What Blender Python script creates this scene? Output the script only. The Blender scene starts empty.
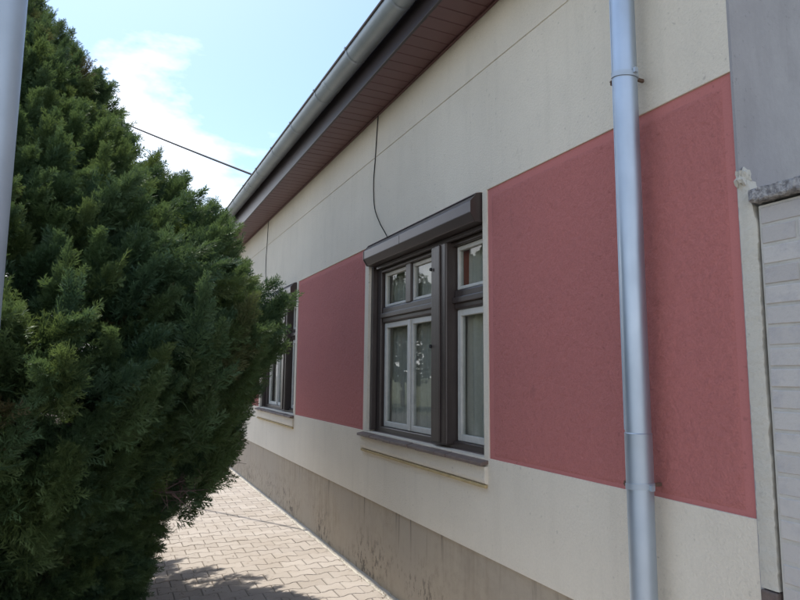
import bpy, bmesh, math, random
import numpy as np
from mathutils import Matrix, Vector
R = math.radians
rng = random.Random(7); nr = np.random.default_rng(11)
scn = bpy.context.scene
col = scn.collection

# ------------------------------------------------------------------ camera
cam_d = bpy.data.cameras.new('camera'); cam = bpy.data.objects.new('camera', cam_d); col.objects.link(cam)
cam_d.sensor_width = 36.0; cam_d.lens = 615.0/800.0*36.0; cam_d.clip_start = 0.05; cam_d.clip_end = 2000
cam.matrix_world = Matrix(((0.90614645, -0.0597344, -0.41872474, -1.9573),
                           (-0.42286772, -0.10681434, -0.89987421, 0.0),
                           (0.00902764, 0.992483, -0.12204918, 1.6),
                           (0, 0, 0, 1)))
scn.camera = cam
scn.cycles.max_bounces = 7; scn.cycles.diffuse_bounces = 3; scn.cycles.glossy_bounces = 3; scn.cycles.transmission_bounces = 3

# ------------------------------------------------------------------ sky and sun
# street runs along +Y, the facade is the plane x = 0 facing -X; sun stands far down the street
SUN_E, SUN_A = R(64), R(14.1)          # elevation; azimuth measured from +Y towards -X
world = bpy.data.worlds.new('World'); scn.world = world; world.use_nodes = True
wn = world.node_tree; wn.nodes.clear()
def wnode(t, **k):
    n = wn.nodes.new(t)
    for a, b in k.items(): setattr(n, a, b)
    return n
sky = wnode('ShaderNodeTexSky', sky_type='NISHITA', sun_disc=False, sun_elevation=SUN_E,
            sun_rotation=-SUN_A, air_density=1.0, dust_density=1.4, ozone_density=1.0, altitude=100)
tc = wnode('ShaderNodeTexCoord')
mp = wnode('ShaderNodeMapping'); mp.inputs['Scale'].default_value = (1, 1, 2.2); mp.inputs['Location'].default_value = (0.35, 0.2, 0.1)
wn.links.new(tc.outputs['Generated'], mp.inputs['Vector'])
cn = wnode('ShaderNodeTexNoise'); cn.inputs['Scale'].default_value = 1.9; cn.inputs['Detail'].default_value = 7; cn.inputs['Roughness'].default_value = 0.55
wn.links.new(mp.outputs['Vector'], cn.inputs['Vector'])
cr = wnode('ShaderNodeMapRange'); cr.inputs['From Min'].default_value = 0.53; cr.inputs['From Max'].default_value = 0.72
sx = wnode('ShaderNodeSeparateXYZ'); wn.links.new(tc.outputs['Generated'], sx.inputs[0])     # fair-weather cloud gathers low over the horizon
e1 = wnode('ShaderNodeMath', operation='MULTIPLY_ADD'); e1.inputs[1].default_value = -.8; e1.inputs[2].default_value = .31
e2 = wnode('ShaderNodeMath', operation='ADD'); wn.links.new(sx.outputs['Z'], e1.inputs[0]); wn.links.new(e1.outputs[0], e2.inputs[0]); wn.links.new(cn.outputs['Fac'], e2.inputs[1])
wn.links.new(e2.outputs[0], cr.inputs['Value'])
tint = wnode('ShaderNodeMix', data_type='RGBA', blend_type='MULTIPLY'); tint.inputs[0].default_value = 1; tint.inputs[7].default_value = (.90, 1.0, 1.05, 1)
wn.links.new(sky.outputs['Color'], tint.inputs[6])
mx = wnode('ShaderNodeMix', data_type='RGBA'); mx.inputs[7].default_value = (11.0, 11.0, 11.2, 1)
wn.links.new(cr.outputs['Result'], mx.inputs[0]); wn.links.new(tint.outputs[2], mx.inputs[6])
bg = wnode('ShaderNodeBackground'); bg.inputs['Strength'].default_value = 0.135
wn.links.new(mx.outputs[2], bg.inputs['Color'])
wo = wnode('ShaderNodeOutputWorld'); wn.links.new(bg.outputs['Background'], wo.inputs['Surface'])

sd = bpy.data.lights.new('sun', 'SUN'); sd.energy = 3.7; sd.angle = R(0.5); sd.color = (1.0, 0.94, 0.84)
sun = bpy.data.objects.new('sun', sd); col.objects.link(sun)
sv = Vector((-math.cos(SUN_E)*math.sin(SUN_A), math.cos(SUN_E)*math.cos(SUN_A), math.sin(SUN_E)))
sun.rotation_euler = sv.to_track_quat('Z', 'Y').to_euler(); sun.location = sv*40
vs = scn.view_settings
vs.view_transform = 'Standard'; vs.look = 'None'; vs.gamma = 1.0; vs.use_curve_mapping = False; vs.exposure = 0.82

# ------------------------------------------------------------------ materials
class NT:
    def __init__(s, name):
        s.m = bpy.data.materials.new(name); s.m.use_nodes = True
        s.t = s.m.node_tree; s.b = s.t.nodes['Principled BSDF']
    def n(s, t, **k):
        o = s.t.nodes.new(t)
        for a, b in k.items(): setattr(o, a, b)
        return o
    def l(s, a, b): s.t.links.new(a, b)
    def pos(s, scale=(1, 1, 1)):
        g = s.n('ShaderNodeNewGeometry'); m = s.n('ShaderNodeMapping'); m.inputs['Scale'].default_value = scale
        s.l(g.outputs['Position'], m.inputs['Vector']); return m.outputs['Vector']
    def noise(s, scale, detail=5, rough=0.6, vec=None, dist=0.0):
        o = s.n('ShaderNodeTexNoise'); o.inputs['Scale'].default_value = scale; o.inputs['Detail'].default_value = detail
        o.inputs['Roughness'].default_value = rough; o.inputs['Distortion'].default_value = dist
        s.l(vec if vec else s.pos(), o.inputs['Vector']); return o.outputs['Fac']
    def rng(s, v, a, b, c=0.0, d=1.0):
        o = s.n('ShaderNodeMapRange'); o.inputs['From Min'].default_value = a; o.inputs['From Max'].default_value = b
        o.inputs['To Min'].default_value = c; o.inputs['To Max'].default_value = d
        s.l(v, o.inputs['Value']); return o.outputs['Result']
    def mix(s, f, a, b, mode='MIX'):
        o = s.n('ShaderNodeMix', data_type='RGBA', blend_type=mode)
        for i, v in ((0, f), (6, a), (7, b)):
            if hasattr(v, 'default_value') and not isinstance(v, (tuple, float)): s.l(v, o.inputs[i])
            elif i == 0: o.inputs[0].default_value = v
            else: o.inputs[i].default_value = (*v, 1)
        return o.outputs[2]
    def math(s, op, a, b=0.0):
        o = s.n('ShaderNodeMath', operation=op)
        for i, v in ((0, a), (1, b)):
            if isinstance(v, (int, float)): o.inputs[i].default_value = v
            else: s.l(v, o.inputs[i])
        return o.outputs[0]
    def bump(s, h, strength, dist):
        o = s.n('ShaderNodeBump'); o.inputs['Strength'].default_value = strength; o.inputs['Distance'].default_value = dist
        s.l(h, o.inputs['Height']); s.l(o.outputs['Normal'], s.b.inputs['Normal']); return o
    def col(s, c):
        if isinstance(c, tuple): s.b.inputs['Base Color'].default_value = (*c, 1)
        else: s.l(c, s.b.inputs['Base Color'])
        return s
    def set(s, **k):
        for a, v in k.items(): s.b.inputs[a.replace('_', ' ')].default_value = v
        return s

M = {}
def plaster(name, base, dirt, grain, gscale, stain=0.5, streak=0.4, wave=.9, gcol=.16):
    t = NT(name)
    big = t.rng(t.noise(1.1, 5, .6), .35, .7)
    c = t.mix(t.math('MULTIPLY', big, stain), base, dirt)
    st = t.rng(t.noise(5.0, 4, .6, t.pos((1, 1.6, .22))), .52, .78)
    c = t.mix(t.math('MULTIPLY', st, streak), c, dirt)
    sm = t.math('MULTIPLY', t.rng(t.noise(11, 5, .7, t.pos((1, 1, .7))), .60, .72), t.rng(t.noise(1.7, 2), .5, .62))
    c = t.mix(t.math('MULTIPLY', sm, stain), c, tuple(x*.7 for x in dirt))
    sp = t.rng(t.noise(42, 3, .5), .645, .72)
    c = t.mix(t.math('MULTIPLY', t.math('MULTIPLY', sp, t.rng(t.noise(2.3, 3), .4, .62)), .42), c, tuple(x*.45 for x in dirt))
    fine = t.noise(gscale, 4, .65)
    c = t.mix(t.rng(fine, .35, .65, 0, gcol), c, tuple(x*.6 for x in base))
    t.col(c).set(Roughness=.92)
    h = t.math('ADD', fine, t.math('MULTIPLY', t.noise(6, 3, .5), wave))
    t.bump(h, .55, grain); M[name] = t.m
plaster('cream', (.73, .665, .55), (.50, .455, .375), .009, 85, .32, .25)
plaster('red', (.475, .162, .145), (.40, .150, .136), .010, 120, .45, .2, .1, .38)
plaster('red_smooth', (.485, .168, .152), (.42, .158, .144), .003, 120, .5, .3)
plaster('gable', (.37, .36, .36), (.21, .20, .205), .004, 60, .7, .7)
plaster('render_edge', (.58, .55, .47), (.33, .31, .27), .01, 60, .6, .5)
plaster('sunlit_edge', (.50, .47, .41), (.36, .33, .28), .006, 60, .5, .0)

t = NT('plinth')                                # bare cement plinth: vertical run marks, flaked spots near the ground
sk = t.rng(t.noise(9, 5, .6, t.pos((1, 1.5, .12))), .42, .72)
sk = t.math('MULTIPLY', sk, t.rng(t.noise(2.0, 4), .38, .62, .15, .9))
c = t.mix(sk, (.39, .33, .25), (.27, .222, .165))
c = t.mix(t.rng(t.noise(16, 5, .7), .45, .7, 0, .35), c, (.22, .185, .145))
c = t.mix(t.rng(t.noise(1.2, 4), .4, .65), c, (.36, .31, .245))
sep = t.n('ShaderNodeSeparateXYZ'); t.l(t.pos(), sep.inputs[0])
zl = t.rng(sep.outputs['Z'], .08, .42, 1, 0)
fl = t.rng(t.noise(22, 5, .7, t.pos((1, 1.1, .6))), .535, .59)
fl = t.math('MULTIPLY', fl, t.math('MULTIPLY', zl, t.rng(t.noise(1.3, 2), .42, .58)))
c = t.mix(t.math('MULTIPLY', fl, .8), c, (.075, .062, .05))
dr = t.rng(t.noise(14, 3, .6, t.pos((1, 1.2, .06))), .60, .68)
dr = t.math('MULTIPLY', dr, t.rng(sep.outputs['Z'], .25, .6))
c = t.mix(t.math('MULTIPLY', dr, .6), c, (.10, .085, .07))
t.col(c).set(Roughness=.93)
t.bump(t.math('SUBTRACT', t.noise(70, 4), t.math('MULTIPLY', fl, 1.2)), .5, .006); M['plinth'] = t.m

t = NT('paver')
gi = t.n('ShaderNodeNewGeometry'); oi = t.n('ShaderNodeObjectInfo')
rn = t.math('FRACT', t.math('ADD', gi.outputs['Random Per Island'], oi.outputs['Random']))
c = t.mix(rn, (.30, .266, .238), (.375, .338, .308))
c = t.mix(t.rng(t.noise(2.2, 4), .42, .7, 0, .55), c, (.28, .24, .20))
c = t.mix(t.rng(t.noise(140, 3, .7), .45, .75, 0, .5), c, (.24, .21, .17))
t.col(c).set(Roughness=.88); t.bump(t.noise(160, 4, .7), .5, .003); M['paver'] = t.m

def simple(name, c, rough=.6, metal=0.0, var=.25, vs_=12, bump=.0, bscale=60):
    t = NT(name)
    cc = t.mix(t.rng(t.noise(vs_, 4), .35, .7, 0, var), c, tuple(x*.45 for x in c))
    t.col(cc).set(Roughness=rough, Metallic=metal)
    if bump: t.bump(t.noise(bscale, 4), .5, bump)
    M[name] = t.m
    return t
simple('joint_sand', (.17, .14, .10), .95, bump=.004)
simple('soil', (.075, .055, .038), .95, var=.5, vs_=9, bump=.02, bscale=30)
simple('ground', (.10, .11, .05), .95, var=.5, vs_=2, bump=.02, bscale=20)
simple('asphalt', (.055, .054, .052), .9, var=.3, vs_=3, bump=.006, bscale=120)
simple('kerb', (.36, .35, .32), .9, bump=.004)
t = simple('zinc', (.46, .53, .61), .36, .95, .22, 3)
t.l(t.rng(t.noise(5, 4, .6, t.pos((1, 1, .5))),   .3, .7, .44, .62), t.b.inputs['Roughness'])
simple('gutter_zinc', (.37, .42, .45), .45, .4, .3, 4)
simple('galvanised', (.42, .48, .54), .5, .5, .2, 6)
simple('soffit_plastic', (.135, .062, .064), .42, 0, .2, 4)
simple('fascia', (.034, .024, .027), .35, 0, .2, 4)
simple('dark_frame', (.060, .045, .040), .33, 0, .35, 8, .0015, 60)
simple('shutter_metal', (.075, .062, .062), .36, .2, .25, 6)
simple('lit_brown_wood', (.30, .075, .04), .5)
simple('white_paint', (.62, .60, .54), .5, 0, .25, 14, .001, 50)
simple('sill', (.17, .125, .105), .6, 0, .5, 16, .004, 40)
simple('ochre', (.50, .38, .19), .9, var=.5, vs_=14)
simple('cable', (.012, .012, .012), .8)
simple('roof_tile', (.22, .09, .06), .85, var=.5, vs_=6, bump=.01)
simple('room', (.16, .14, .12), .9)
simple('exposed', (.15, .115, .10), .95, var=.5, vs_=30, bump=.01)
simple('rust', (.16, .10, .07), .8, .2, .5, 30)
simple('bark', (.15, .105, .08), .95, var=.6, vs_=25, bump=.01, bscale=45)
simple('dead_twig', (.15, .10, .095), .9, var=.3)
t = NT('fence_brick')
oi = t.n('ShaderNodeObjectInfo')
c = t.mix(oi.outputs['Random'], (.50, .475, .44), (.42, .395, .37))
c = t.mix(t.rng(t.noise(18, 4), .5, .72, 0, .5), c, (.33, .32, .34))
t.col(c).set(Roughness=.92); t.bump(t.noise(70, 4), .5, .006); M['fence_brick'] = t.m
simple('mortar', (.50, .48, .43), .95, var=.3, bump=.006)
t = NT('cap_stone')
v = t.noise(45, 5, .7)
c = t.mix(t.rng(v, .40, .58), (.17, .165, .17), (.42, .41, .40))
t.col(c).set(Roughness=.95); t.bump(v, .9, .02); M['cap_stone'] = t.m

t = NT('curtain')
c = t.mix(t.rng(t.noise(60, 2, .5, t.pos((1, 1, .6))), .4, .6, 0, .3), (.82, .78, .68), (.60, .57, .49))
t.col(c).set(Roughness=.9)
tr = t.n('ShaderNodeBsdfTranslucent'); tr.inputs['Color'].default_value = (.5, .47, .4, 1)
ms = t.n('ShaderNodeMixShader'); ms.inputs[0].default_value = .35
t.l(t.b.outputs[0], ms.inputs[1]); t.l(tr.outputs[0], ms.inputs[2])
t.l(ms.outputs[0], t.t.nodes['Material Output'].inputs['Surface']); M['curtain'] = t.m

t = NT('glass')
gg = t.n('ShaderNodeNewGeometry'); vd = t.n('ShaderNodeVectorMath', operation='DOT_PRODUCT')
t.l(gg.outputs['Normal'], vd.inputs[0]); t.l(gg.outputs['Incoming'], vd.inputs[1])
fres = t.math('ADD', t.math('MULTIPLY', t.math('POWER', t.math('SUBTRACT', 1.0, t.math('ABSOLUTE', vd.outputs['Value'])), 5.0), .95), .045)
trn = t.n('ShaderNodeBsdfTransparent'); trn.inputs['Color'].default_value = (.90, .92, .91, 1)
gl = t.n('ShaderNodeBsdfGlossy'); gl.inputs['Roughness'].default_value = .015
bp = t.n('ShaderNodeBump'); bp.inputs['Strength'].default_value = .25; bp.inputs['Distance'].default_value = .004
t.l(t.noise(3.2, 2), bp.inputs['Height']); t.l(bp.outputs['Normal'], gl.inputs['Normal'])
ms = t.n('ShaderNodeMixShader'); t.l(fres, ms.inputs[0])
t.l(trn.outputs[0], ms.inputs[1]); t.l(gl.outputs[0], ms.inputs[2])
t.l(ms.outputs[0], t.t.nodes['Material Output'].inputs['Surface']); M['glass'] = t.m

t = NT('needles')
at = t.n('ShaderNodeAttribute', attribute_name='tint', attribute_type='INSTANCER'); tp = t.n('ShaderNodeAttribute', attribute_name='tip'); sp = t.n('ShaderNodeSeparateColor'); t.l(at.outputs['Color'], sp.inputs[0])
c = t.mix(sp.outputs[0], (.048, .102, .060), (.090, .152, .064))
c = t.mix(t.math('ADD', sp.outputs[1], t.math('MULTIPLY', tp.outputs['Fac'], .22)), c, (.135, .175, .05))
c = t.mix(sp.outputs[2], c, (.115, .085, .045))
t.col(c).set(Roughness=.55)
t.b.inputs['Specular IOR Level'].default_value = .35
tr = t.n('ShaderNodeBsdfTranslucent'); t.l(t.mix(.35, c, (.14, .19, .03)), tr.inputs['Color'])
ms = t.n('ShaderNodeMixShader'); ms.inputs[0].default_value = .36
t.l(t.b.outputs[0], ms.inputs[1]); t.l(tr.outputs[0], ms.inputs[2])
t.l(ms.outputs[0], t.t.nodes['Material Output'].inputs['Surface']); M['needles'] = t.m
simple('litter', (.13, .085, .05), .9, var=.5, vs_=40)
simple('leaf', (.05, .085, .025), .6, var=.4, vs_=3)
simple('grass', (.06, .09, .025), .7, var=.4, vs_=5)

# ------------------------------------------------------------------ mesh helpers
class MB:
    def __init__(s): s.v = []; s.f = []
    def add(s, vs, fs):
        o = len(s.v); s.v += [tuple(p) for p in vs]; s.f += [tuple(i+o for i in f) for f in fs]
    def box(s, x0, x1, y0, y1, z0, z1):
        s.add([(x0,y0,z0),(x1,y0,z0),(x1,y1,z0),(x0,y1,z0),(x0,y0,z1),(x1,y0,z1),(x1,y1,z1),(x0,y1,z1)],
              [(0,3,2,1),(4,5,6,7),(0,1,5,4),(1,2,6,5),(2,3,7,6),(3,0,4,7)])
        return s
    def extrude_y(s, prof, y0, y1):          # closed (x,z) outline swept along Y, capped
        n = len(prof)
        s.add([(x, y0, z) for x, z in prof]+[(x, y1, z) for x, z in prof],
              [(i, (i+1) % n, n+(i+1) % n, n+i) for i in range(n)]+[tuple(range(n))[::-1], tuple(range(n, 2*n))])
        return s
    def tube(s, pts, rad, k=8, cap=True):
        pts = [Vector(p) for p in pts]; n = len(pts)
        if not hasattr(rad, '__len__'): rad = [rad]*n
        vs = []; prev = None
        for i, p in enumerate(pts):
            d = (pts[min(i+1, n-1)]-pts[max(i-1, 0)]).normalized()
            if prev is None:
                a = d.orthogonal().normalized()
            else:
                a = (prev-d*prev.dot(d)).normalized()
            prev = a; b = d.cross(a)
            for j in range(k):
                w = 2*math.pi*j/k; vs.append(p+(a*math.cos(w)+b*math.sin(w))*rad[i])
        fs = [(i*k+j, i*k+(j+1) % k, (i+1)*k+(j+1) % k, (i+1)*k+j) for i in range(n-1) for j in range(k)]
        if cap: fs += [tuple(range(k))[::-1], tuple(range((n-1)*k, n*k))]
        s.add(vs, fs); return s
    def mesh(s, name, mat):
        me = bpy.data.meshes.new(name); me.from_pydata(s.v, [], s.f); me.materials.append(M[mat]); me.update(); return me
    def build(s, name, mat, parent=None, bevel=0.0, smooth=False, seg=2):
        me = s.mesh(name, mat)
        bm = bmesh.new(); bm.from_mesh(me); bmesh.ops.recalc_face_normals(bm, faces=bm.faces)
        if bevel:
            es = [e for e in bm.edges if len(e.link_faces) == 2 and e.calc_face_angle(0) > .5]
            bmesh.ops.bevel(bm, geom=es, offset=bevel, segments=seg, profile=.5, affect='EDGES', clamp_overlap=True)
        bm.to_mesh(me); bm.free()
        if smooth:
            me.polygons.foreach_set('use_smooth', [True]*len(me.polygons))
            me.set_sharp_from_angle(angle=R(40))
        return link(name, me, parent)
def link(name, me, parent=None):
    o = bpy.data.objects.new(name, me); col.objects.link(o)
    if parent: o.parent = parent
    return o
def box(name, mat, parent, x0, x1, y0, y1, z0, z1, bevel=0.0):
    return MB().box(x0, x1, y0, y1, z0, z1).build(name, mat, parent, bevel)
def empty(name, loc=(0, 0, 0)):
    # parts are modelled in world coordinates: the empty keeps a zero transform unless a base point is given
    o = bpy.data.objects.new(name, None); col.objects.link(o); o.location = loc; o.empty_display_size = .2; return o
def tag(o, label, cat, group=None):
    o['label'] = label; o['category'] = cat
    if group: o['group'] = group
    return o
def struct(o): o['kind'] = 'structure'; return o

# ------------------------------------------------------------------ ground, road, verge
def sheet(name, mat, x0, x1, y0, y1, z, parent=None):
    m = MB(); m.add([(x0,y0,z),(x1,y0,z),(x1,y1,z),(x0,y1,z)], [(0,1,2,3)]); return m.build(name, mat, parent)
struct(sheet('ground', 'ground', -400, 400, -400, 400, -.13))
struct(sheet('road', 'asphalt', -10.5, -4.32, -60, 120, -.122))
struct(sheet('verge', 'soil', -4.2, -1.96, -60, 120, -.022))
struct(box('road_kerb', 'kerb', None, -4.32, -4.2, -60, 120, -.128, .0, .012))
struct(box('path_edging', 'kerb', None, -1.96, -1.903, -60, 120, -.12, -.004, .006))

# ------------------------------------------------------------------ paved path: bow-tie pavers
pave = struct(sheet('pavement', 'joint_sand', -1.902, .02, -3.0, 16.0, -.011))
def paver_mesh(half=0):                     # half: 0 whole, 1 = only the +x half, -1 = only the -x half
    prof = [(-.098, .0805), (-.07, .0805), (-.03, .0555), (.03, .0555), (.07, .0805), (.098, .0805)]
    if half: prof = [(0 if abs(x) == .03 and x*half < 0 else x, y) for x, y in prof if x*half > 0 or abs(x) == .03]
    if half: prof = [(x+(.002*half if x == 0 else 0), y) for x, y in prof]
    up = prof; dn = [(x, -y) for x, y in prof[::-1]]
    out = up+dn; n = len(out)
    cx = sum(p[0] for p in out)/n
    ins = [(x-math.copysign(.005, x-cx), y-math.copysign(.005, y)) for x, y in out]
    m = MB()
    m.add([(x, y, 0) for x, y in ins]+[(x, y, -.005) for x, y in out]+[(x, y, -.035) for x, y in out],
          [tuple(range(n))]+[(i, (i+1) % n, n+(i+1) % n, n+i) for i in range(n)]+[(n+i, n+(i+1) % n, 2*n+(i+1) % n, 2*n+i) for i in range(n)])
    return m
tm = {h: paver_mesh(h) for h in (0, 1, -1)}
tmesh = {}
for h in tm:
    me = tm[h].mesh('paver', 'paver'); bm = bmesh.new(); bm.from_mesh(me); bmesh.ops.recalc_face_normals(bm, faces=bm.faces); bm.to_mesh(me); bm.free(); tmesh[h] = me
Rw = np.array(cam.matrix_world.to_3x3())
def pix(p):
    v = Rw.T @ (np.array(p)-np.array((-1.9573, 0, 1.6)))
    if v[2] > -.05: return None
    return (400+615*v[0]/-v[2], 300-615*v[1]/-v[2], -v[2])
spots = []
y = -2.9; row = 0
Y0 = 4.80-.14*55
for row in range(0, 134):
    y = Y0+row*.14
    if y < -2.9 or y > 15.9: continue
    odd = row % 2
    xs = [(-.15-.2*k, 0) for k in range(9)] if not odd else [(-.05-.2*k, 0) for k in range(1, 9)]+[(-.05, -1), (-1.85, 1)]
    for x, h in xs: spots.append((x, y, h))
def score(s):
    p = pix((s[0], s[1], 0))
    if not p: return 1e9
    inside = 150 < p[0] < 800 and p[1] < 612
    return p[2]+(0 if inside else 1000)
spots.sort(key=score)
stuff = MB()
for i, (x, y, h) in enumerate(spots):
    dz = rng.uniform(-.002, .002); rot = rng.uniform(-.006, .006); tx, ty = rng.uniform(-.010, .010), rng.uniform(-.010, .010)
    if i < 300:
        o = link('paver', tmesh[h], pave); o.location = (x, y, dz); o.rotation_euler = (tx*.6, ty*.6, rot)
    else:
        stuff.add([(x+a, y+b, c+dz) for a, b, c in tm[h].v], tm[h].f)
so = stuff.build('paver_field', 'paver', pave); so['kind'] = 'stuff'
# filler strip where the paving meets the house, sunlight put into its pale colour
m = MB(); N = 200; vs_ = []
for i in range(N+1):
    yy = 1.42+i*(13.3-1.42)/N
    e = -.048+rng.uniform(-.006, .006)
    vs_ += [(e, yy, -.012), (e+.004, yy, -.004+rng.uniform(-.003, .003)), (.02, yy, .0+rng.uniform(-.003, .004))]
m.add(vs_, [(i*3+j, i*3+j+1, i*3+j+4, i*3+j+3) for i in range(N) for j in range(2)])
struct(m.build('sunlit_edge_strip', 'sunlit_edge', None, smooth=True))

# ------------------------------------------------------------------ the house
YA, YB = 1.40, 13.4                        # near corner, far corner
SILL, HEAD, PLT = 1.14, 2.70, .60
WIN = [(3.05, 4.85), (7.14, 8.94), (11.23, 13.03)]
PAN = [(1.405, 3.00), (4.93, 7.07), (9.02, 11.16)]
house = empty('house')
tag(house, 'long low cream house with red wall panels, brown windows and wide brown eaves', 'house')
# facade: a grid of cells with their own depth, so panels, groove and openings are true recesses
ys = sorted({YA, YB, *[v for p in WIN+PAN for v in p]}); zs = [PLT, SILL, HEAD, 3.456, 3.470, 3.92]
def depth(i, j):
    if i < 0 or i >= len(ys)-1: return .005
    if j < 0 or j >= len(zs)-1: return .03
    a = (ys[i]+ys[i+1])/2; b = (zs[j]+zs[j+1])/2
    if SILL < b < HEAD:
        if any(p < a < q for p, q in WIN): return .30
        if any(p < a < q for p, q in PAN): return .016
    if 3.456 < b < 3.47: return .006
    return 0.0
m = MB()
for i in range(len(ys)-1):
    for j in range(len(zs)-1):
        d0 = depth(i, j); a, b, c, e = ys[i], ys[i+1], zs[j], zs[j+1]
        if d0 < .2: m.add([(d0,a,c),(d0,b,c),(d0,b,e),(d0,a,e)], [(0,1,2,3)])
        for (di, dj, p, q) in ((1,0,(b,c),(b,e)), (0,1,(a,e),(b,e)), (-1,0,(a,c),(a,e)), (0,-1,(a,c),(b,c))):
            d1 = depth(i+di, j+dj)
            if d1 > d0: m.add([(d0,*p),(d0,*q),(d1,*q),(d1,*p)], [(0,1,2,3)])
me = m.mesh('wall', 'cream'); bm = bmesh.new(); bm.from_mesh(me)
bmesh.ops.remove_doubles(bm, verts=bm.verts, dist=1e-5); bmesh.ops.recalc_face_normals(bm, faces=bm.faces)
es = [e for e in bm.edges if len(e.link_faces) == 2 and e.calc_face_angle(0) > .5]
bmesh.ops.bevel(bm, geom=es, offset=.004, segments=2, profile=.5, affect='EDGES', clamp_overlap=True)
bm.to_mesh(me); bm.free(); link('wall', me, house)
box('plinth', 'plinth', house, .014, .3, YA+.005, YB-.004, -.1, PLT+.004)
for a, b in PAN:                            # roughcast field inside a smooth border of the same red
    p = MB()
    bw = .045
    for (q0, q1, r0, r1) in ((a-.002, a+bw, SILL-.002, HEAD+.002), (b-bw, b+.002, SILL-.002, HEAD+.002), (a+bw, b-bw, HEAD-bw, HEAD+.002), (a+bw, b-bw, SILL-.002, SILL+.02)):
        p.box(.0085, .015, q0, q1, r0, r1)
    o = p.build('panel_border', 'red_smooth', house)
    # roughcast: displaced grid
    g = MB(); ny = int((b-a)/.010); nz = int((HEAD-SILL)/.010); A0, B0, C0, D0 = a+bw-.003, b-bw+.003, SILL+.018, HEAD-bw+.003
    hh = nr.normal(0, 1, (ny+1, nz+1))*.75+nr.normal(0, 1, (ny+1, nz+1))**2*.35
    V = [((.0084 if i in (0, ny) or k in (0, nz) else .0050+.0017*max(-2.2, min(2.2, hh[i, k]))), A0+(B0-A0)*i/ny, C0+(D0-C0)*k/nz) for i in range(ny+1) for k in range(nz+1)]
    g.add(V, [(i*(nz+1)+k, (i+1)*(nz+1)+k, (i+1)*(nz+1)+k+1, i*(nz+1)+k+1) for i in range(ny) for k in range(nz)])
    g.build('wall_panel', 'red', house, smooth=True)
# gable wall, back walls, ceiling
XG = 8.0; RZ = 4.17; XR = 4.0; HR = RZ+(XR+.4)*math.tan(R(36))
def gable(name, y0, y1):
    p = [(.02, -.1), (XG, -.1), (XG, RZ), (XR, HR-.35), (.02, RZ-.08)]
    MB().extrude_y(p, y0, y1).build(name, 'gable', house)
MB().extrude_y([(-.0012, .0), (2.5, .0), (2.5, 5.2), (-.0012, RZ-.36)], YA-.007, YA+.0035).build('gable_render', 'gable', house)
gable('gable_wall', YA+.006, YA+.30); gable('gable_wall', YB-.30, YB-.012)
box('back_wall', 'gable', house, XG-.3, XG-.01, YA+.31, YB-.31, -.1, RZ-.05)
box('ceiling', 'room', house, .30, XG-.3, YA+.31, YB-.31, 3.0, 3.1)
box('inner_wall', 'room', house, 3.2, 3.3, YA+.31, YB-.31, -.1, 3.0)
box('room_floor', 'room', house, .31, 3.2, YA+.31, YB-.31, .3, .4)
# lintel/inner leaf behind the facade so the rooms are closed
m = MB()
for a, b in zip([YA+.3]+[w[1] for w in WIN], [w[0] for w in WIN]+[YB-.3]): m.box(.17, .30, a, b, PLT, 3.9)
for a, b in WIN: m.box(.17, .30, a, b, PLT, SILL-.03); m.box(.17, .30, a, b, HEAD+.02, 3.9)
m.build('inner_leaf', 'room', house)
# roof
MB().extrude_y([(-.37, RZ+.03), (XR, HR+.03), (XG+.5, RZ+.03), (XG+.5, RZ-.03), (XR, HR-.06), (-.30, RZ-.01), (-.37, RZ+.0)], YA-.16, YB+.2).build('roof', 'roof_tile', house)
# eaves: soffit boards one by one, fascia board, gutter
SZ = 3.83; SX = -.295
nb = int((YB-YA+.3)/.12); me = None
sof = box('soffit', 'fascia', house, SX+.004, .0, YA-.14, YB+.16, SZ+.014, SZ+.03)
b0 = MB().extrude_y([(-.0005+.0005, 0)], 0, 0) if False else None
pb = MB()
pr = [(.0015, .006), (.006, 0), (.1140, 0), (.1185, .006), (.1185, .012), (.0015, .012)]
n = len(pr)
pb.add([(SX, yy, zz) for yy, zz in pr]+[(-.001, yy, zz) for yy, zz in pr],
       [(i, (i+1) % n, n+(i+1) % n, n+i) for i in range(n)]+[tuple(range(n)), tuple(range(n, 2*n))[::-1]])
me = pb.mesh('soffit_board', 'soffit_plastic')
bm = bmesh.new(); bm.from_mesh(me); bmesh.ops.recalc_face_normals(bm, faces=bm.faces); bm.to_mesh(me); bm.free()
for i in range(nb):
    o = link('soffit_board', me, sof); o.location = (0, YA-.13+.12*i, SZ+rng.uniform(-.0012, .0012)); o.rotation_euler = (rng.uniform(-.004, .004), 0, 0)
box('wall_trim', 'soffit_plastic', house, -.018, -.002, YA-.13, YB+.15, SZ-.014, SZ-.002, .002)
box('fascia', 'fascia', house, SX-.022, SX-.002, YA-.15, YB+.18, SZ-.006, RZ+.0, .004)
GR = .085; GX = SX-.022-.008-GR
def gz(y): return 4.024+(y-3.4)*.016
m = MB(); K = 18; NY = 60
def ring(y, r):
    z = gz(y)
    return [(GX-r*math.cos(math.pi*k/K), y, z-r*math.sin(math.pi*k/K)) for k in range(K+1)]
vs_ = []
for i in range(NY+1):
    y = YA-.16+(YB+.3-YA+.0)*i/NY
    vs_ += ring(y, GR)+ring(y, GR-.0025)[::-1]
n = 2*(K+1)
m.add(vs_, [(i*n+j, i*n+(j+1) % n, (i+1)*n+(j+1) % n, (i+1)*n+j) for i in range(NY) for j in range(n)]+[tuple(range(n)), tuple(range(NY*n, NY*n+n))])
gut = m.build('gutter', 'gutter_zinc', house, smooth=True)
bead = MB().tube([(GX-GR-.004, YA-.16+(YB+.3-YA)*i/NY, gz(YA-.16+(YB+.3-YA)*i/NY)+.004) for i in range(NY+1)], .010, 8).build('gutter_bead', 'fascia', gut, smooth=True)  # bead's shade against the sky is put into the dark fascia colour
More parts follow.
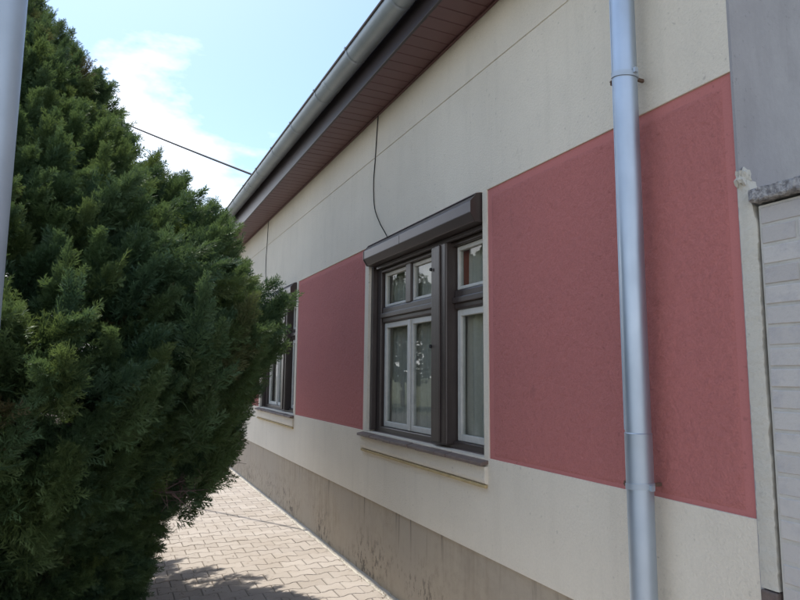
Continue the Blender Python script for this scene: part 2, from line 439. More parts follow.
for i, y in enumerate(np.arange(1.75, 13.3, .80)):
    b = MB(); w = .012; rr = GR+.0035; q = []
    for s_ in (-w, w):
        z = gz(y+s_)
        q += [(GX-rr*math.cos(math.pi*k/K), y+s_, z-rr*math.sin(math.pi*k/K)) for k in range(K+1)]
    b.add(q, [(k, k+1, K+2+k, K+1+k) for k in range(K)])
    b.box(GX-rr-.012, GX-rr+.004, y-w, y+w, gz(y)-.004, gz(y)+.018)
    b.build('gutter_bracket', 'galvanised', gut)
for y in (4.72, 7.9, 11.0):
    b = MB(); q = []; rr = GR+.003
    for s_ in (-.035, -.033, .033, .035):
        r_ = rr if abs(s_) < .034 else GR+.0003
        q += [(GX-r_*math.cos(math.pi*k/K), y+s_, gz(y+s_)-r_*math.sin(math.pi*k/K)) for k in range(K+1)]
    b.add(q, [(j*(K+1)+k, j*(K+1)+k+1, (j+1)*(K+1)+k+1, (j+1)*(K+1)+k) for j in range(3) for k in range(K)])
    b.build('gutter_joint', 'gutter_zinc', gut)
# downpipe
PX, PY, PR = -.102, 1.800, .0485
dp = MB().tube([(GX, PY, gz(PY)-.06), (GX, PY, 3.90), (GX+.02, PY, 3.84), (-.16, PY, 3.62), (PX, PY, 3.54), (PX, PY, 3.4), (PX, PY, 2.4), (PX, PY, 1.385)], PR, 24).build('downpipe', 'zinc', house, smooth=True)
MB().tube([(PX, PY, 1.392), (PX, PY, 1.388), (PX, PY, 1.384), (PX, PY, 1.2), (PX, PY, 1.185)], [PR-.001, PR+.003, PR+.0025, PR+.0022, PR+.002], 24).build('pipe_sleeve', 'zinc', dp, smooth=True)
MB().tube([(PX, PY, 1.20), (PX-.003, PY-.002, 1.0), (PX-.008, PY-.006, .6), (PX-.010, PY-.008, .2), (PX-.03, PY-.008, .10), (PX-.09, PY-.008, .055)], PR+.0005, 24).build('pipe_foot', 'zinc', dp, smooth=True)
MB().tube([(PX-.038, PY+.031, z) for z in (3.5, 2.4, 1.40)], .0022, 6).build('pipe_seam', 'zinc', dp)
def clamp(z, tilt):
    b = MB(); k = 28; q = []
    for zz, r_ in ((-.011, PR+.001), (-.011, PR+.005), (.011, PR+.005), (.011, PR+.001)):
        q += [(PX+r_*math.cos(2*math.pi*j/k), PY+r_*math.sin(2*math.pi*j/k), z+zz+tilt*math.sin(2*math.pi*j/k)*.05) for j in range(k)]
    b.add(q, [(i*k+j, i*k+(j+1) % k, (i+1)*k+(j+1) % k, (i+1)*k+j) for i in range(3) for j in range(k)])
    c = b.build('pipe_clamp', 'galvanised', dp, smooth=True)
    MB().box(PX+PR+.004, .02, PY-.006, PY+.006, z-.006, z+.006).build('clamp_spike', 'rust', dp)
    MB().box(PX-.008, PX+.008, PY+PR+.004, PY+PR+.026, z-.010, z+.010).build('clamp_lug', 'rust', dp)
    MB().tube([(PX-.016, PY+PR+.016, z), (PX+.016, PY+PR+.016, z)], .005, 6).build('clamp_bolt', 'rust', dp)
    MB().box(PX-.008, PX+.008, PY-PR-.016, PY-PR-.004, z-.010, z+.010).build('clamp_lug', 'galvanised', dp)
clamp(2.84, .2); clamp(1.19, -.1)

# windows ------------------------------------------------------------------
def window(y0, y1, idx):
    W = lambda t: y1-t                       # t measured from the far (left in the photo) jamb
    FX = .070
    fr = MB()
    fr.box(FX, .16, W(.115), W(.002), SILL-.004, HEAD+.002)             # far jamb
    fr.box(FX, .16, y0+.002, y0+.075, SILL-.004, HEAD+.002)             # near jamb
    fr.box(FX, .16, y0+.075, W(.115), HEAD-.24, HEAD+.002)              # head
    fr.box(FX+.004, .16, y0+.075, W(.115), SILL-.004, SILL+.046)        # bottom rail
    win = fr.build('window', 'dark_frame', house, .006)
    ml0, ml1 = W(1.325), W(1.115)
    box('mullion', 'dark_frame', win, FX-.055, .155, ml0, ml1, SILL+.02, HEAD-.21, .01)
    box('mullion_strip', 'dark_frame', win, FX-.066, FX-.0545, ml0+.07, ml1-.07, SILL+.03, HEAD-.22, .004)
    for z in (2.33, 1.80):
        MB().tube([(FX-.060, (ml0+ml1)/2+.085, z), (FX-.072, (ml0+ml1)/2+.085, z)], .012, 8).build('hinge_pin', 'cable', win)
    for a, b in ((ml1, W(.115)), (y0+.075, ml0)):
        t0 = box('transom', 'dark_frame', win, FX+.012, .156, a, b, 2.035, 2.165, .012)
        box('transom_moulding', 'dark_frame', win, FX-.006, FX+.0115, a+.002, b-.002, 2.075, 2.115, .006)
        box('shutter_stop', 'white_paint', win, FX+.002, FX+.022, a+.01, b-.01, HEAD-.232, HEAD-.214, .003)
    SXF, SXB = .098, .135
    def sash(a, b, z0, z1, w, wt=None, wb=None):
        wt = wt or w; wb = wb or w
        s = MB(); s.box(SXF, SXB, a, a+w, z0, z1); s.box(SXF, SXB, b-w, b, z0, z1)
        s.box(SXF+.001, SXB-.001, a+w, b-w, z1-wt, z1); s.box(SXF+.001, SXB-.001, a+w, b-w, z0, z0+wb)
        s.build('sash', 'white_paint', win, .004)
        box('pane', 'glass', win, SXF+.016, SXF+.019, a+w-.003, b-w+.003, z0+wb-.003, z1-wt+.003)
    L0, L1 = ml1+.012, W(.135); mid = (L0+L1)/2
    sash(mid+.001, L1, SILL+.048, 2.033, .042); sash(L0, mid-.001, SILL+.048, 2.033, .042)
    box('astragal', 'white_paint', win, SXF-.012, SXF-.0005, mid-.022, mid+.022, SILL+.05, 2.03, .004)
    sash(mid+.045, L1, 2.168, HEAD-.242, .022, .03); sash(L0, mid-.045, 2.168, HEAD-.242, .022, .03)
    box('top_mullion', 'dark_frame', win, SXF-.02, SXB+.002, mid-.0445, mid+.0445, 2.16, HEAD-.236, .006)
    R0, R1 = y0+.085, ml0-.012
    sash(R0, R1, SILL+.048, 2.033, .042); sash(R0, R1, 2.168, HEAD-.242, .022, .03)
    box('inner_jamb', 'lit_brown_wood', win, .138, .19, ml0-.03, ml0+.03, 2.17, HEAD-.245, .003)  # brown inner side of the frame, its lit reddish tone put into the colour
    # roller shutter housing
    hb = [(.066, HEAD-.006), (-.030, HEAD-.012), (-.072, HEAD-.055), (-.072, HEAD-.125), (-.040, HEAD-.178), (.066, HEAD-.178)]
    h = MB().extrude_y(hb, y0+.021, y1-.06).build('shutter_box', 'shutter_metal', win, .004)
    for ya in (y0+.013, y1-.06):
        c = [(x*1.0-(.003 if x < 0 else 0), z+(.003 if z > HEAD-.05 else -.003)) for x, z in hb]
        MB().extrude_y(c, ya, ya+.008).build('end_cap', 'dark_frame', win)
    MB().extrude_y([(.002, HEAD+.004), (-.034, HEAD-.004), (-.034, HEAD-.009), (.002, HEAD-.003)], y0+.013, y1-.052).build('drip_flashing', 'sill', win)
    box('shutter_seam', 'fascia', win, -.0732, -.0715, (y0+y1)/2+.13, (y0+y1)/2+.134, HEAD-.122, HEAD-.058)
    box('shutter_slat', 'shutter_metal', win, FX-.04, FX-.012, y0+.03, y1-.10, HEAD-.212, HEAD-.182, .004)
    for a in (y0+.004, W(.040)): box('shutter_guide', 'dark_frame', win, FX-.046, FX-.001, a, a+.034, SILL+.01, HEAD-.18, .003)
    # sill: a row of thin fired tiles with an uneven front edge
    n = 14; sl = MB(); yy = y0-.045; tot = (y1-y0+.12)/n
    for i in range(n):
        f = -.055+rng.uniform(-.006, .006); dz = rng.uniform(-.002, .002)
        sl.add([(f,yy+.001,SILL-.040+dz),(.075,yy+.001,SILL-.020),(.075,yy+tot-.001,SILL-.020),(f,yy+tot-.001,SILL-.040+dz),
                (f,yy+.001,SILL-.020+dz),(.075,yy+.001,SILL+.004),(.075,yy+tot-.001,SILL+.004),(f,yy+tot-.001,SILL-.020+dz)],
               [(0,3,2,1),(4,5,6,7),(0,1,5,4),(1,2,6,5),(2,3,7,6),(3,0,4,7)])
        s1 = MB(); s1.v, s1.f = sl.v, sl.f; s1.build('sill_tile', 'sill', win, .003); sl = MB(); yy += tot
    MB().extrude_y([(.02, SILL-.042), (-.022, SILL-.044), (-.024, SILL-.118), (-.019, SILL-.140), (.02, SILL-.150)], y0-.04, y1+.075).build('sill_apron', 'cream', win, .006)
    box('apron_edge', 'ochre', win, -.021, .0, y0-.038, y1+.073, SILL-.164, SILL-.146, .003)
    # lace curtain hung inside: top-level
    c = MB(); n = 260; nz = 6; vs_ = []
    for i in range(n+1):
        s_ = i/n; yv = y0+.04+(y1-y0-.08)*s_
        for k in range(nz+1):
            zz = SILL+.06+(HEAD-.2-SILL-.06)*k/nz
            am = .018*(1.25-.5*k/nz)
            vs_.append((.188+am*math.sin(s_*118+.9*math.sin(s_*9+idx)+.12*k*math.sin(s_*31))+.008*math.sin(s_*47+k*.3), yv, zz))
    c.add(vs_, [(i*(nz+1)+k, (i+1)*(nz+1)+k, (i+1)*(nz+1)+k+1, i*(nz+1)+k+1) for i in range(n) for k in range(nz)])
    cu = c.build('curtain', 'curtain', None, smooth=True)
    cu.data.materials[0] = M['curtain']
    tag(cu, ('pale pleated curtain behind the panes of the near window', 'pale pleated curtain in the window half hidden by the juniper',
             'pale pleated curtain in the far window, hidden by the juniper')[idx], 'curtain', 'curtains in the house windows')
    return win
for i, (a, b) in enumerate(WIN): window(a, b, i)

# corner: rough render filling between house and garden wall, with the break in it
m = MB(); N = 110; q = []; wk = 0.0
for i in range(N+1):
    z = .93+(2.285-.93)*i/N
    wk = wk*.86+rng.uniform(-.0022, .0022)
    e = 1.3435+wk+rng.uniform(-.0012, .0012)+max(0, z-2.12)/.18*.022
    xo = -.003+rng.uniform(-.0015, .0015)
    lft = YA+.004+rng.uniform(-.001, .001)
    q += [(.05, e+.002, z), (xo+.004, e, z), (xo, e+.006, z), (xo, lft-.004, z), (.004, lft, z)]
m.add(q, [(i*5+j, i*5+j+1, i*5+j+6, i*5+j+5) for i in range(N) for j in range(4)]+[(N*5, N*5+1, N*5+2, N*5+3, N*5+4)])
m.build('corner_render', 'render_edge', house, smooth=True)
bm = bmesh.new(); bmesh.ops.create_icosphere(bm, subdivisions=3, radius=1.0)       # lump of mortar on top of it
for v in bm.verts:
    n_ = 1+.22*math.sin(v.co.x*5+v.co.z*7)+.16*math.sin(v.co.y*11+2)+rng.uniform(-.07, .07)
    v.co = Vector((v.co.x*.028*n_+.012, v.co.y*.022*n_+YA-.014, v.co.z*.042*n_+2.287))
me = bpy.data.meshes.new('mortar_lump'); bm.to_mesh(me); bm.free(); me.materials.append(M['render_edge']); link('mortar_lump', me, house)
box('exposed_brick', 'exposed', house, -.007, .05, 1.345, 1.402, .3, .925, .006)

# ------------------------------------------------------------------ garden wall of limewashed bricks
gw = empty('garden_wall')
tag(gw, 'limewashed brick garden wall with rough grey coping beside the house corner', 'wall')
FY0, FY1, FT = -1.0, 1.3375, 2.193
BH, BL = .068, .25
mc = box('mortar', 'mortar', gw, .006, .22, FY0, FY1-.004, -.12, FT-.01)
bmesh_ = {}
def brick_mesh(ln):
    k = round(ln, 3)
    if k not in bmesh_:
        b = MB().box(.0025, .05, 0, ln-.010, 0, BH-.010)
        me = b.mesh('brick', 'fence_brick'); bm = bmesh.new(); bm.from_mesh(me); bmesh.ops.recalc_face_normals(bm, faces=bm.faces)
        bmesh.ops.bevel(bm, geom=bm.edges[:], offset=.003, segments=1, affect='EDGES'); bm.to_mesh(me); bm.free(); bmesh_[k] = me
    return bmesh_[k]
for c in range(32):
    z = FT-.012-(c+1)*BH
    if z < -.1: break
    y = FY1; first = True
    while y-FY0 > .06:
        ln = BL/2 if (first and c % 2) else BL
        ln = min(ln, y-FY0); first = False
        o = link('brick', brick_mesh(ln), gw); o.location = (rng.uniform(-.0012, .0012), y-ln, z+.005); o.rotation_euler = (rng.uniform(-.006, .006), 0, rng.uniform(-.008, .008))
        y -= ln
y = FY1+.008
i = 0
while y > FY0:
    m = MB(); ln = .48; N = 60; q = []
    for k in range(N+1):
        yy = y-ln*k/N
        j = lambda s_: rng.uniform(-s_, s_)
        q += [(.27, yy, FT-.01), (-.022+j(.003), yy, FT+.001+j(.002)), (-.030+j(.003), yy, FT+.008+j(.002)), (-.028+j(.003), yy, FT+.043+j(.003)), (.0, yy, FT+.052+j(.003)), (.27, yy, FT+.05)]
    m.add(q, [(a*6+b, a*6+(b+1) % 6, (a+1)*6+(b+1) % 6, (a+1)*6+b) for a in range(N) for b in range(6)]+[tuple(range(6)), tuple(range(N*6, N*6+6))])
    m.build('coping_stone', 'cap_stone', gw); y -= ln+.006

# ------------------------------------------------------------------ cables
def smoothpath(p, n=12):
    P = [Vector(v) for v in p]; P = [P[0]*2-P[1]]+P+[P[-1]*2-P[-2]]; o = []
    for i in range(1, len(P)-2):
        for k in range(n):
            t = k/n; a, b, c, d = P[i-1], P[i], P[i+1], P[i+2]
            o.append(.5*((2*b)+(c-a)*t+(2*a-5*b+4*c-d)*t*t+(3*b-a-3*c+d)*t**3))
    o.append(P[-2]); return o
for k, dy in enumerate((0, 4.09)):
    p = [(-.004, 4.675, 3.83), (-.007, 4.69, 3.70), (-.006, 4.725, 3.45), (-.006, 4.755, 3.24), (-.008, 4.72, 3.02), (-.010, 4.60, 2.86), (-.018, 4.47, 2.75), (-.045, 4.36, 2.685)]
    p = [(x, y+dy, z) for x, y, z in p]
    o = MB().tube(smoothpath(p), .0042, 6).build('cable', 'cable', None, smooth=True)
    tag(o, ('thin dark cable hanging loose from eaves to the near shutter box', 'thin dark cable hanging from the eaves above the window by the juniper')[k], 'cable')
A = Vector((-.32, 8.06, 4.23)); B = Vector((-4.37, 16.0, 8.42)); pts = []
for k in range(41):
    t = k/40; p = A.lerp(B, t); p.z -= .05*4*t*(1-t); pts.append(p)
o = MB().tube(pts, .015, 6).build('service_cable', 'cable', None, smooth=True)
tag(o, 'black overhead power cable running from behind the juniper to the roof', 'cable')

# ------------------------------------------------------------------ lamp post at the left edge
PXp, PYp, PRp = -2.345, 2.16, .078
po = empty('street_pole', (PXp, PYp, -.02))
tag(po, 'tall grey metal pole in front of the juniper at the left edge', 'pole')
def child(o, par): o.parent = par; o.matrix_parent_inverse = par.matrix_world.inverted(); return o
bpy.context.view_layer.update()
p = MB().tube([(PXp, PYp, z) for z in (-.06, .0, 1.2, 1.21, 4.0, 7.2)], [PRp+.02, PRp+.016, PRp+.015, PRp+.003, PRp-.004, PRp-.02], 40).build('shaft', 'galvanised', None, smooth=True); child(p, po)
p = MB().tube([(PXp, PYp, z) for z in (-.03, .002)], .19, 20).build('base_plate', 'galvanised', None); child(p, po)
for k in range(4):
    a = k*math.pi/2+.6; q = (PXp+.145*math.cos(a), PYp+.145*math.sin(a))
    p = MB().tube([(*q, z) for z in (.0, .03)], .016, 6).build('anchor_bolt', 'galvanised', None); child(p, po)
p = MB().tube([(PXp, PYp, 7.19), (PXp, PYp, 7.24)], [PRp-.014, PRp-.03], 20).build('top_cap', 'galvanised', None); child(p, po)

# ------------------------------------------------------------------ juniper
TX, TY = -2.80, 4.92
tree = empty('juniper_tree', (TX, TY, -.03))
tag(tree, 'large dense conical juniper spreading over the paved path', 'tree')
bpy.context.view_layer.update()
PROF = [(.08, 1.08), (.5, 1.10), (.80, 1.15), (.92, 1.32), (1.02, 1.44), (1.2, 1.55), (1.4, 1.66), (1.55, 1.82), (1.78, 1.96), (1.98, 1.92), (2.38, 1.60), (2.65, 1.40), (2.82, 1.24), (2.97, 1.12), (3.1, .98), (3.25, .89), (3.52, .79), (3.7, .67), (3.88, .51), (4.03, .41), (4.2, .28), (4.45, .14), (4.6, .02)]
pz = np.array([p[0] for p in PROF]); prr = np.array([p[1] for p in PROF])
def rad(z): return float(np.interp(z, pz, prr))
LO = [rng.uniform(0, 6.28) for _ in range(8)]
def lump(th, z):
    return 1+.06*math.sin(3*th+LO[0]+1.3*z)+.05*math.sin(5*th-2.1*z+LO[1])+.04*math.sin(9*th+3*z+LO[2])+.04*math.sin(4.2*z+LO[3]+2*th)
def spray_template(seed):
    g = np.random.default_rng(seed); V = []; F = []; T = []
    def blade(p, d, l, w, n):
        d = d/np.linalg.norm(d); s = np.cross(d, n); s /= np.linalg.norm(s)+1e-9
        o = len(V)
        V.extend([p, p+d*l*.5+s*w*.5, p+d*l*.5-s*w*.5, p+d*l])
        T.extend([.0, .35, .35, 1.0]); F.extend([(o, o+1, o+2), (o+2, o+1, o+3)])
    z = np.array((0, 0, 1.))
    blade(np.zeros(3), np.array((1., 0, 0)), 1.0, .04, z); blade(np.zeros(3), np.array((1., 0, .02)), 1.0, .04, np.array((0, 1., 0)))
    for k in range(9):
        for s in (-1, 1):
            t = .10+.088*k+g.uniform(-.03, .03); L = .46*(1-.62*t)*g.uniform(.75, 1.2)
            a = R(g.uniform(28, 48)); e = g.uniform(-.45, .45)
            d = np.array((math.cos(a), s*math.sin(a), e)); p = np.array((t, 0, .06*t*t))
            n = np.array((g.uniform(-.6, .6), g.uniform(-.6, .6), 1)); blade(p, d, L, .040, n)
            dn = d/np.linalg.norm(d)
            for j, u in ((-1, .26), (1, .45), (-1, .66)):
                b = R(g.uniform(25, 45))*j; c_, s_ = math.cos(b), math.sin(b)
                d2 = np.array((dn[0]*c_-dn[1]*s_, dn[0]*s_+dn[1]*c_, dn[2]+g.uniform(-.35, .35))); l2 = L*.46
                q = p+dn*L*u; sd_ = np.cross(d2, n); sd_ /= np.linalg.norm(sd_)+1e-9; o = len(V)
                V.extend([q-sd_*.015, q+sd_*.015, q+d2*l2]); T.extend([.3, .3, 1.]); F.append((o, o+1, o+2))
    return np.array(V), np.array(F), np.array(T)
TPL = [spray_template(s) for s in range(6)]
plumes = []
def outward(th): return np.array((math.cos(th), math.sin(th)*1.22, 0))
ZT = PROF[-1][0]
def add_plumes(n, f0, f1, l0, l1, dens, z0=.10, z1=None):
    k = 0
    while k < n:
        z = rng.uniform(z0, z1 or ZT)
        if rng.random() > (rad(z)+.25)/2.2: continue
        th = rng.uniform(0, 2*math.pi)
        if math.sin(th) > .35 and rng.random() < .65: continue        # thinner on the side turned from the path
        r = rad(z)*lump(th, z)*rng.uniform(f0, f1)
        o = outward(th); tip = np.array((TX, TY, z))+o*r
        up = rng.uniform(.35, 1.15) if z > .9 else rng.uniform(-.15, .6)
        if z > 3.6: up += .9
        ax = o/np.linalg.norm(o)+np.array((rng.uniform(-.45, .45), rng.uniform(-.45, .45), up)); ax /= np.linalg.norm(ax)
        L = rng.uniform(l0, l1)*(1 if z < 3.6 else .8)
        plumes.append((tip, ax, L, dens, th)); k += 1
add_plumes(2300, .90, 1.05, .30, .48, 0)
add_plumes(420, .58, .88, .42, .60, 0)
add_plumes(330, .88, 1.04, .32, .50, 0, .08, 1.0)
for k in range(14):                                                  # leader
    plumes.append((np.array((TX+rng.uniform(-.1, .1), TY+rng.uniform(-.1, .1), ZT-.06*k)), np.array((rng.uniform(-.25, .25), rng.uniform(-.25, .25), 1.)), .45, 0, 0))
# light gap between the main body and the side bough towards the house
gd = Rw @ np.array(((194-400), -(236-300), -615.)); gd /= np.linalg.norm(gd); g0 = np.array((-1.9573, 0, 1.6))
def plume_template(seed, dens=40):                                   # a feathery shoot along +X, about one unit long
    g = np.random.default_rng(100+seed); Vs, Fs, Ts = [], [], []; off = 0
    for k in range(dens):
        t = (k+.6)/dens; w = k*2.4+g.uniform(-.5, .5); rd = np.array((0, math.cos(w), math.sin(w))); an = R(58-42*t+g.uniform(-12, 12))
        d = np.array((math.cos(an), 0, 0))+rd*math.sin(an); sc = (.44-.19*t)*g.uniform(.65, 1.2)
        n = np.cross(d, rd+np.array((.01, .02, .03))); n /= np.linalg.norm(n); s = np.cross(n, d); ro = g.uniform(-1.1, 1.1)
        n = n*math.cos(ro)+s*math.sin(ro); s = np.cross(n, d)
        V, F, T = TPL[int(g.integers(0, 6))]
        Vs.append(np.array((t*.95-.95, 0, 0))+(V[:, :1]*d+V[:, 1:2]*s+V[:, 2:]*n)*sc); Fs.append(F+off); off += len(V)
        Ts.append(np.clip(T*(.35+.65*t)*g.uniform(.5, 1.3), 0, 1))
    return np.concatenate(Vs), np.concatenate(Fs), np.concatenate(Ts)
PLT_ = [plume_template(k) for k in range(14)]
PO, EU, SC, TI, PK = [], [], [], [], []
for tip, ax, L, _, th in plumes:
    ax = ax/np.linalg.norm(ax); q = tip-ax*L*.35-g0; al = q@gd
    if np.linalg.norm(q-al*gd) < .05: continue
    PO.append(tip); EU.append((rng.uniform(0, 6.28), math.asin(-ax[2]), math.atan2(ax[1], ax[0]))); SC.append(L)
    brown = rng.uniform(.3, .9) if rng.random() < .02 else 0.0
    TI.append((rng.random(), min(1, max(0, rng.gauss(.06, .2))), brown, 1)); PK.append(rng.randrange(14))
PO, EU, SC, TI, PK = [np.array(a) for a in (PO, EU, SC, TI, PK)]
def bigmesh(name, V, F, mat):
    me = bpy.data.meshes.new(name); me.vertices.add(len(V)); me.vertices.foreach_set('co', V.ravel())
    me.loops.add(len(F)*3); me.loops.foreach_set('vertex_index', F.ravel())
    me.polygons.add(len(F)); me.polygons.foreach_set('loop_start', np.arange(0, len(F)*3, 3, dtype=np.int32))
    me.materials.append(M[mat]); me.update(calc_edges=True); return me
sprays = bpy.data.collections.new('juniper_sprays')                  # the shoot shapes the crown is made of
for V_, F_, T_ in PLT_:
    me = bigmesh('spray', V_.astype(np.float32), F_.astype(np.int32), 'needles')
    at = me.attributes.new('tip', 'FLOAT', 'POINT'); at.data.foreach_set('value', T_.astype(np.float32))
    sprays.objects.link(bpy.data.objects.new('spray', me))
me = bpy.data.meshes.new('crown'); me.vertices.add(len(PO)); me.vertices.foreach_set('co', PO.astype(np.float32).ravel()); me.materials.append(M['needles'])
for nm, ty, key, arr in (('euler', 'FLOAT_VECTOR', 'vector', EU), ('size', 'FLOAT', 'value', SC), ('tint', 'FLOAT_COLOR', 'color', TI)):
    at = me.attributes.new(nm, ty, 'POINT'); at.data.foreach_set(key, arr.astype(np.float32).ravel())
at = me.attributes.new('pick', 'INT', 'POINT'); at.data.foreach_set('value', PK.astype(np.int32))
me.update()
cr_o = child(link('crown', me), tree); cr_o['kind'] = 'stuff'
ng = bpy.data.node_groups.new('crown_foliage', 'GeometryNodeTree')
ng.interface.new_socket('Geometry', in_out='INPUT', socket_type='NodeSocketGeometry'); ng.interface.new_socket('Geometry', in_out='OUTPUT', socket_type='NodeSocketGeometry')
gi_, go_ = ng.nodes.new('NodeGroupInput'), ng.nodes.new('NodeGroupOutput')
ci = ng.nodes.new('GeometryNodeCollectionInfo'); ci.inputs['Collection'].default_value = sprays; ci.inputs['Separate Children'].default_value = True; ci.inputs['Reset Children'].default_value = True
ip = ng.nodes.new('GeometryNodeInstanceOnPoints'); ip.inputs['Pick Instance'].default_value = True
def named(nm, ty):
    o = ng.nodes.new('GeometryNodeInputNamedAttribute'); o.data_type = ty; o.inputs['Name'].default_value = nm; return o.outputs['Attribute']
er = ng.nodes.new('FunctionNodeEulerToRotation')
ng.links.new(named('euler', 'FLOAT_VECTOR'), er.inputs[0]); ng.links.new(er.outputs[0], ip.inputs['Rotation'])
ng.links.new(named('size', 'FLOAT'), ip.inputs['Scale']); ng.links.new(named('pick', 'INT'), ip.inputs['Instance Index'])
ng.links.new(gi_.outputs[0], ip.inputs['Points']); ng.links.new(ci.outputs[0], ip.inputs['Instance']); ng.links.new(ip.outputs[0], go_.inputs[0])
cr_o.modifiers.new('foliage', 'NODES').node_group = ng
trk = MB()
trk.tube([(TX, TY, -.1), (TX+.02, TY, .3), (TX-.03, TY+.03, 1.2), (TX+.02, TY, 2.4), (TX, TY, 3.4), (TX, TY, 4.4)], [.17, .14, .11, .08, .045, .012], 12)
child(trk.build('trunk', 'bark', None, smooth=True), tree)
for k in range(46):
    z0 = .25+3.3*(k/46); th = k*2.4+rng.uniform(-.3, .3); z1 = z0+rng.uniform(.25, .6); r = rad(min(z1, 4.5))*rng.uniform(.68, .85)
    o = outward(th); q0 = np.array((TX, TY, z0)); q1 = np.array((TX, TY, z1))+o*r
    mid = (q0+q1)/2+np.array((rng.uniform(-.1, .1), rng.uniform(-.1, .1), -.10))
    b = MB().tube(smoothpath([q0, mid, q1], 6), list(np.linspace(.045, .008, 13)), 6)
    for j in range(5):
        u = rng.uniform(.4, .95); s0 = q0+(q1-q0)*u; s1 = s0+o*rng.uniform(.0, .06)+np.array((rng.uniform(-.25, .25), rng.uniform(-.2, .2), rng.uniform(.0, .15)))
        if np.hypot(s1[0]-TX, s1[1]-TY) > .85*rad(s1[2]): continue
        b.tube([s0, (s0+s1)/2+np.array((0, 0, -.02)), s1], [.010, .007, .003], 5)
    child(b.build('limb', 'bark', None, smooth=True), tree)
# bare dead twigs hanging low on the path side
for k in range(9):
    th = R(rng.uniform(-35, 30)); z = rng.uniform(.82, 1.12); o = outward(th); r = rad(z)
    s0 = np.array((TX, TY, z+.1))+o*r*.55; s1 = np.array((TX, TY, z-.05))+o*r*rng.uniform(1.0, 1.14)
    b = MB().tube([s0, (s0+s1)/2+np.array((0, 0, -.05)), s1], [.012, .008, .003], 5)
    for j in range(26):
        u = rng.uniform(.25, 1); q = s0+(s1-s0)*u; e = q+o*rng.uniform(.02, .14)+np.array((rng.uniform(-.14, .14), rng.uniform(-.14, .14), rng.uniform(-.12, .10)))
        b.tube([q, e], [.0035, .0015], 4)
        for _ in range(3):
            q2 = q+(e-q)*rng.uniform(.4, 1); b.tube([q2, q2+np.array([rng.uniform(-.06, .06) for _ in range(3)])], [.0018, .001], 3)
    child(b.build('dead_branch', 'dead_twig', None), tree)

# ------------------------------------------------------------------ grass on the verge
n = 14000
gx = nr.uniform(-4.15, -1.98, n); gy = nr.uniform(-1, 14, n); keep = nr.random(n) < np.clip(np.hypot(gx-TX, gy-TY)/1.6-.25, .06, 1)
gx, gy = gx[keep], gy[keep]; n = len(gx)
a = nr.uniform(0, 6.28, n); h = nr.uniform(.03, .10, n); w = .003
bx, by = np.cos(a)*w, np.sin(a)*w; lx, ly = nr.normal(0, .025, n), nr.normal(0, .025, n)
V = np.stack([np.stack([gx-bx, gy-by, np.full(n, -.024)], 1), np.stack([gx+bx, gy+by, np.full(n, -.024)], 1), np.stack([gx+lx, gy+ly, h-.024], 1)], 1).reshape(-1, 3).astype(np.float32)
go = link('grass', bigmesh('grass', V, np.arange(3*n, dtype=np.int32).reshape(-1, 3), 'grass'))
go['kind'] = 'stuff'; go['label'] = 'sparse short grass on the verge under the juniper'; go['category'] = 'grass'

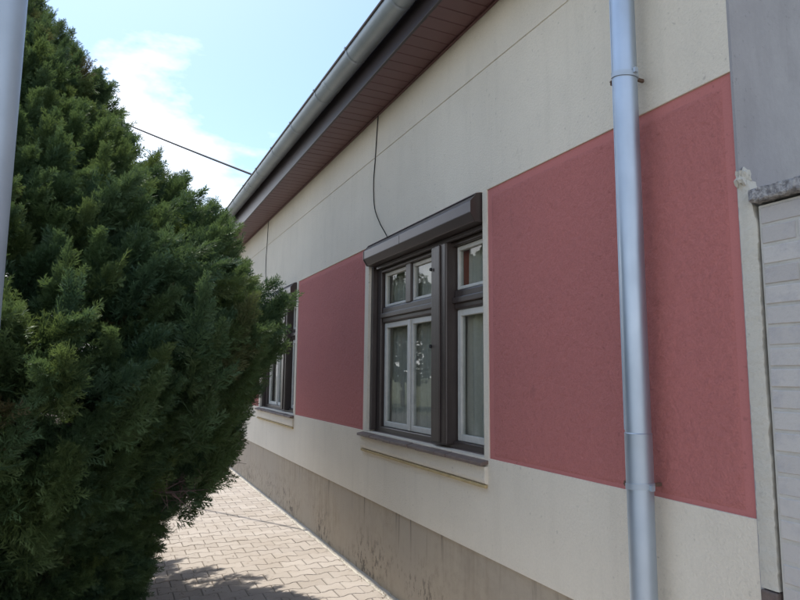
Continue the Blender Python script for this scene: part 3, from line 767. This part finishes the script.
# ------------------------------------------------------------------ dry needles and crumbs on the paving
n = 2600
lx = np.where(nr.random(n) < .75, -1.85+np.abs(nr.normal(0, .55, n)), -.03-np.abs(nr.normal(0, .03, n))); ly = nr.uniform(2.5, 12, n)
ok = (lx > -1.88) & (lx < -.02); lx, ly = lx[ok], ly[ok]; n = len(lx)
a = nr.uniform(0, 6.28, n); L = nr.uniform(.004, .016, n); w = nr.uniform(.0015, .004, n); ca, sa = np.cos(a), np.sin(a)
z0 = np.full(n, .0035)
V = np.stack([np.stack([lx-ca*L, ly-sa*L, z0], 1), np.stack([lx+sa*w, ly-ca*w, z0+.002], 1), np.stack([lx+ca*L, ly+sa*L, z0+nr.uniform(0, .006, n)], 1), np.stack([lx-sa*w, ly+ca*w, z0+.001], 1)], 1).reshape(-1, 3).astype(np.float32)
q = np.arange(n, dtype=np.int32)[:, None]*4
F = np.concatenate([q+np.array([[0, 1, 2]]), q+np.array([[0, 2, 3]])]).astype(np.int32)
lo = link('leaf_litter', bigmesh('leaf_litter', V, F, 'litter')); lo['kind'] = 'stuff'; lo['label'] = 'dry needles and crumbs scattered on the paving'; lo['category'] = 'litter'

# ------------------------------------------------------------------ trees on the far side of the street (they show in the window panes)
n = 5200
u = nr.normal(0, 1, (n, 3)); u /= np.linalg.norm(u, axis=1)[:, None]
lob = 1+.16*np.sin(4*u[:, 0]+1)+.14*np.sin(5*u[:, 1]+2)+.12*np.sin(6*u[:, 2])
c = u*(lob*nr.uniform(.55, 1.0, n)**.4)[:, None]*np.array((2.6, 2.6, 2.7))+np.array((0, 0, 4.6))
e1_ = nr.normal(0, 1, (n, 3)); e1_ /= np.linalg.norm(e1_, axis=1)[:, None]; e2_ = np.cross(e1_, nr.normal(0, 1, (n, 3))); e2_ /= np.linalg.norm(e2_, axis=1)[:, None]
sz = nr.uniform(.10, .22, n)[:, None]
V = np.stack([c-e1_*sz, c+e2_*sz*.6, c+e1_*sz, c-e2_*sz*.6], 1).reshape(-1, 3).astype(np.float32)
q = np.arange(n, dtype=np.int32)[:, None]*4
cme = bigmesh('crown', V, np.concatenate([q+np.array([[0, 1, 2]]), q+np.array([[0, 2, 3]])]).astype(np.int32), 'leaf')
tme = MB().tube([(0, 0, -.1), (.03, .02, 1.2), (-.04, 0, 2.6), (.05, .05, 4.6), (0, 0, 6.2)], [.17, .14, .12, .07, .02], 10).mesh('trunk', 'bark')
for k in range(6):
    tr_ = empty('street_tree', (-13.2+rng.uniform(-.6, .6), 15.5+k*5.4, -.13)); tr_.rotation_euler = (0, 0, k*1.3); tr_.scale = [rng.uniform(.85, 1.1)]*3
    tag(tr_, 'leafy round tree across the street, mirrored in the window panes', 'tree', 'trees across the street')
    for nm, me in (('crown', cme), ('trunk', tme)): o = link(nm, me, tr_)
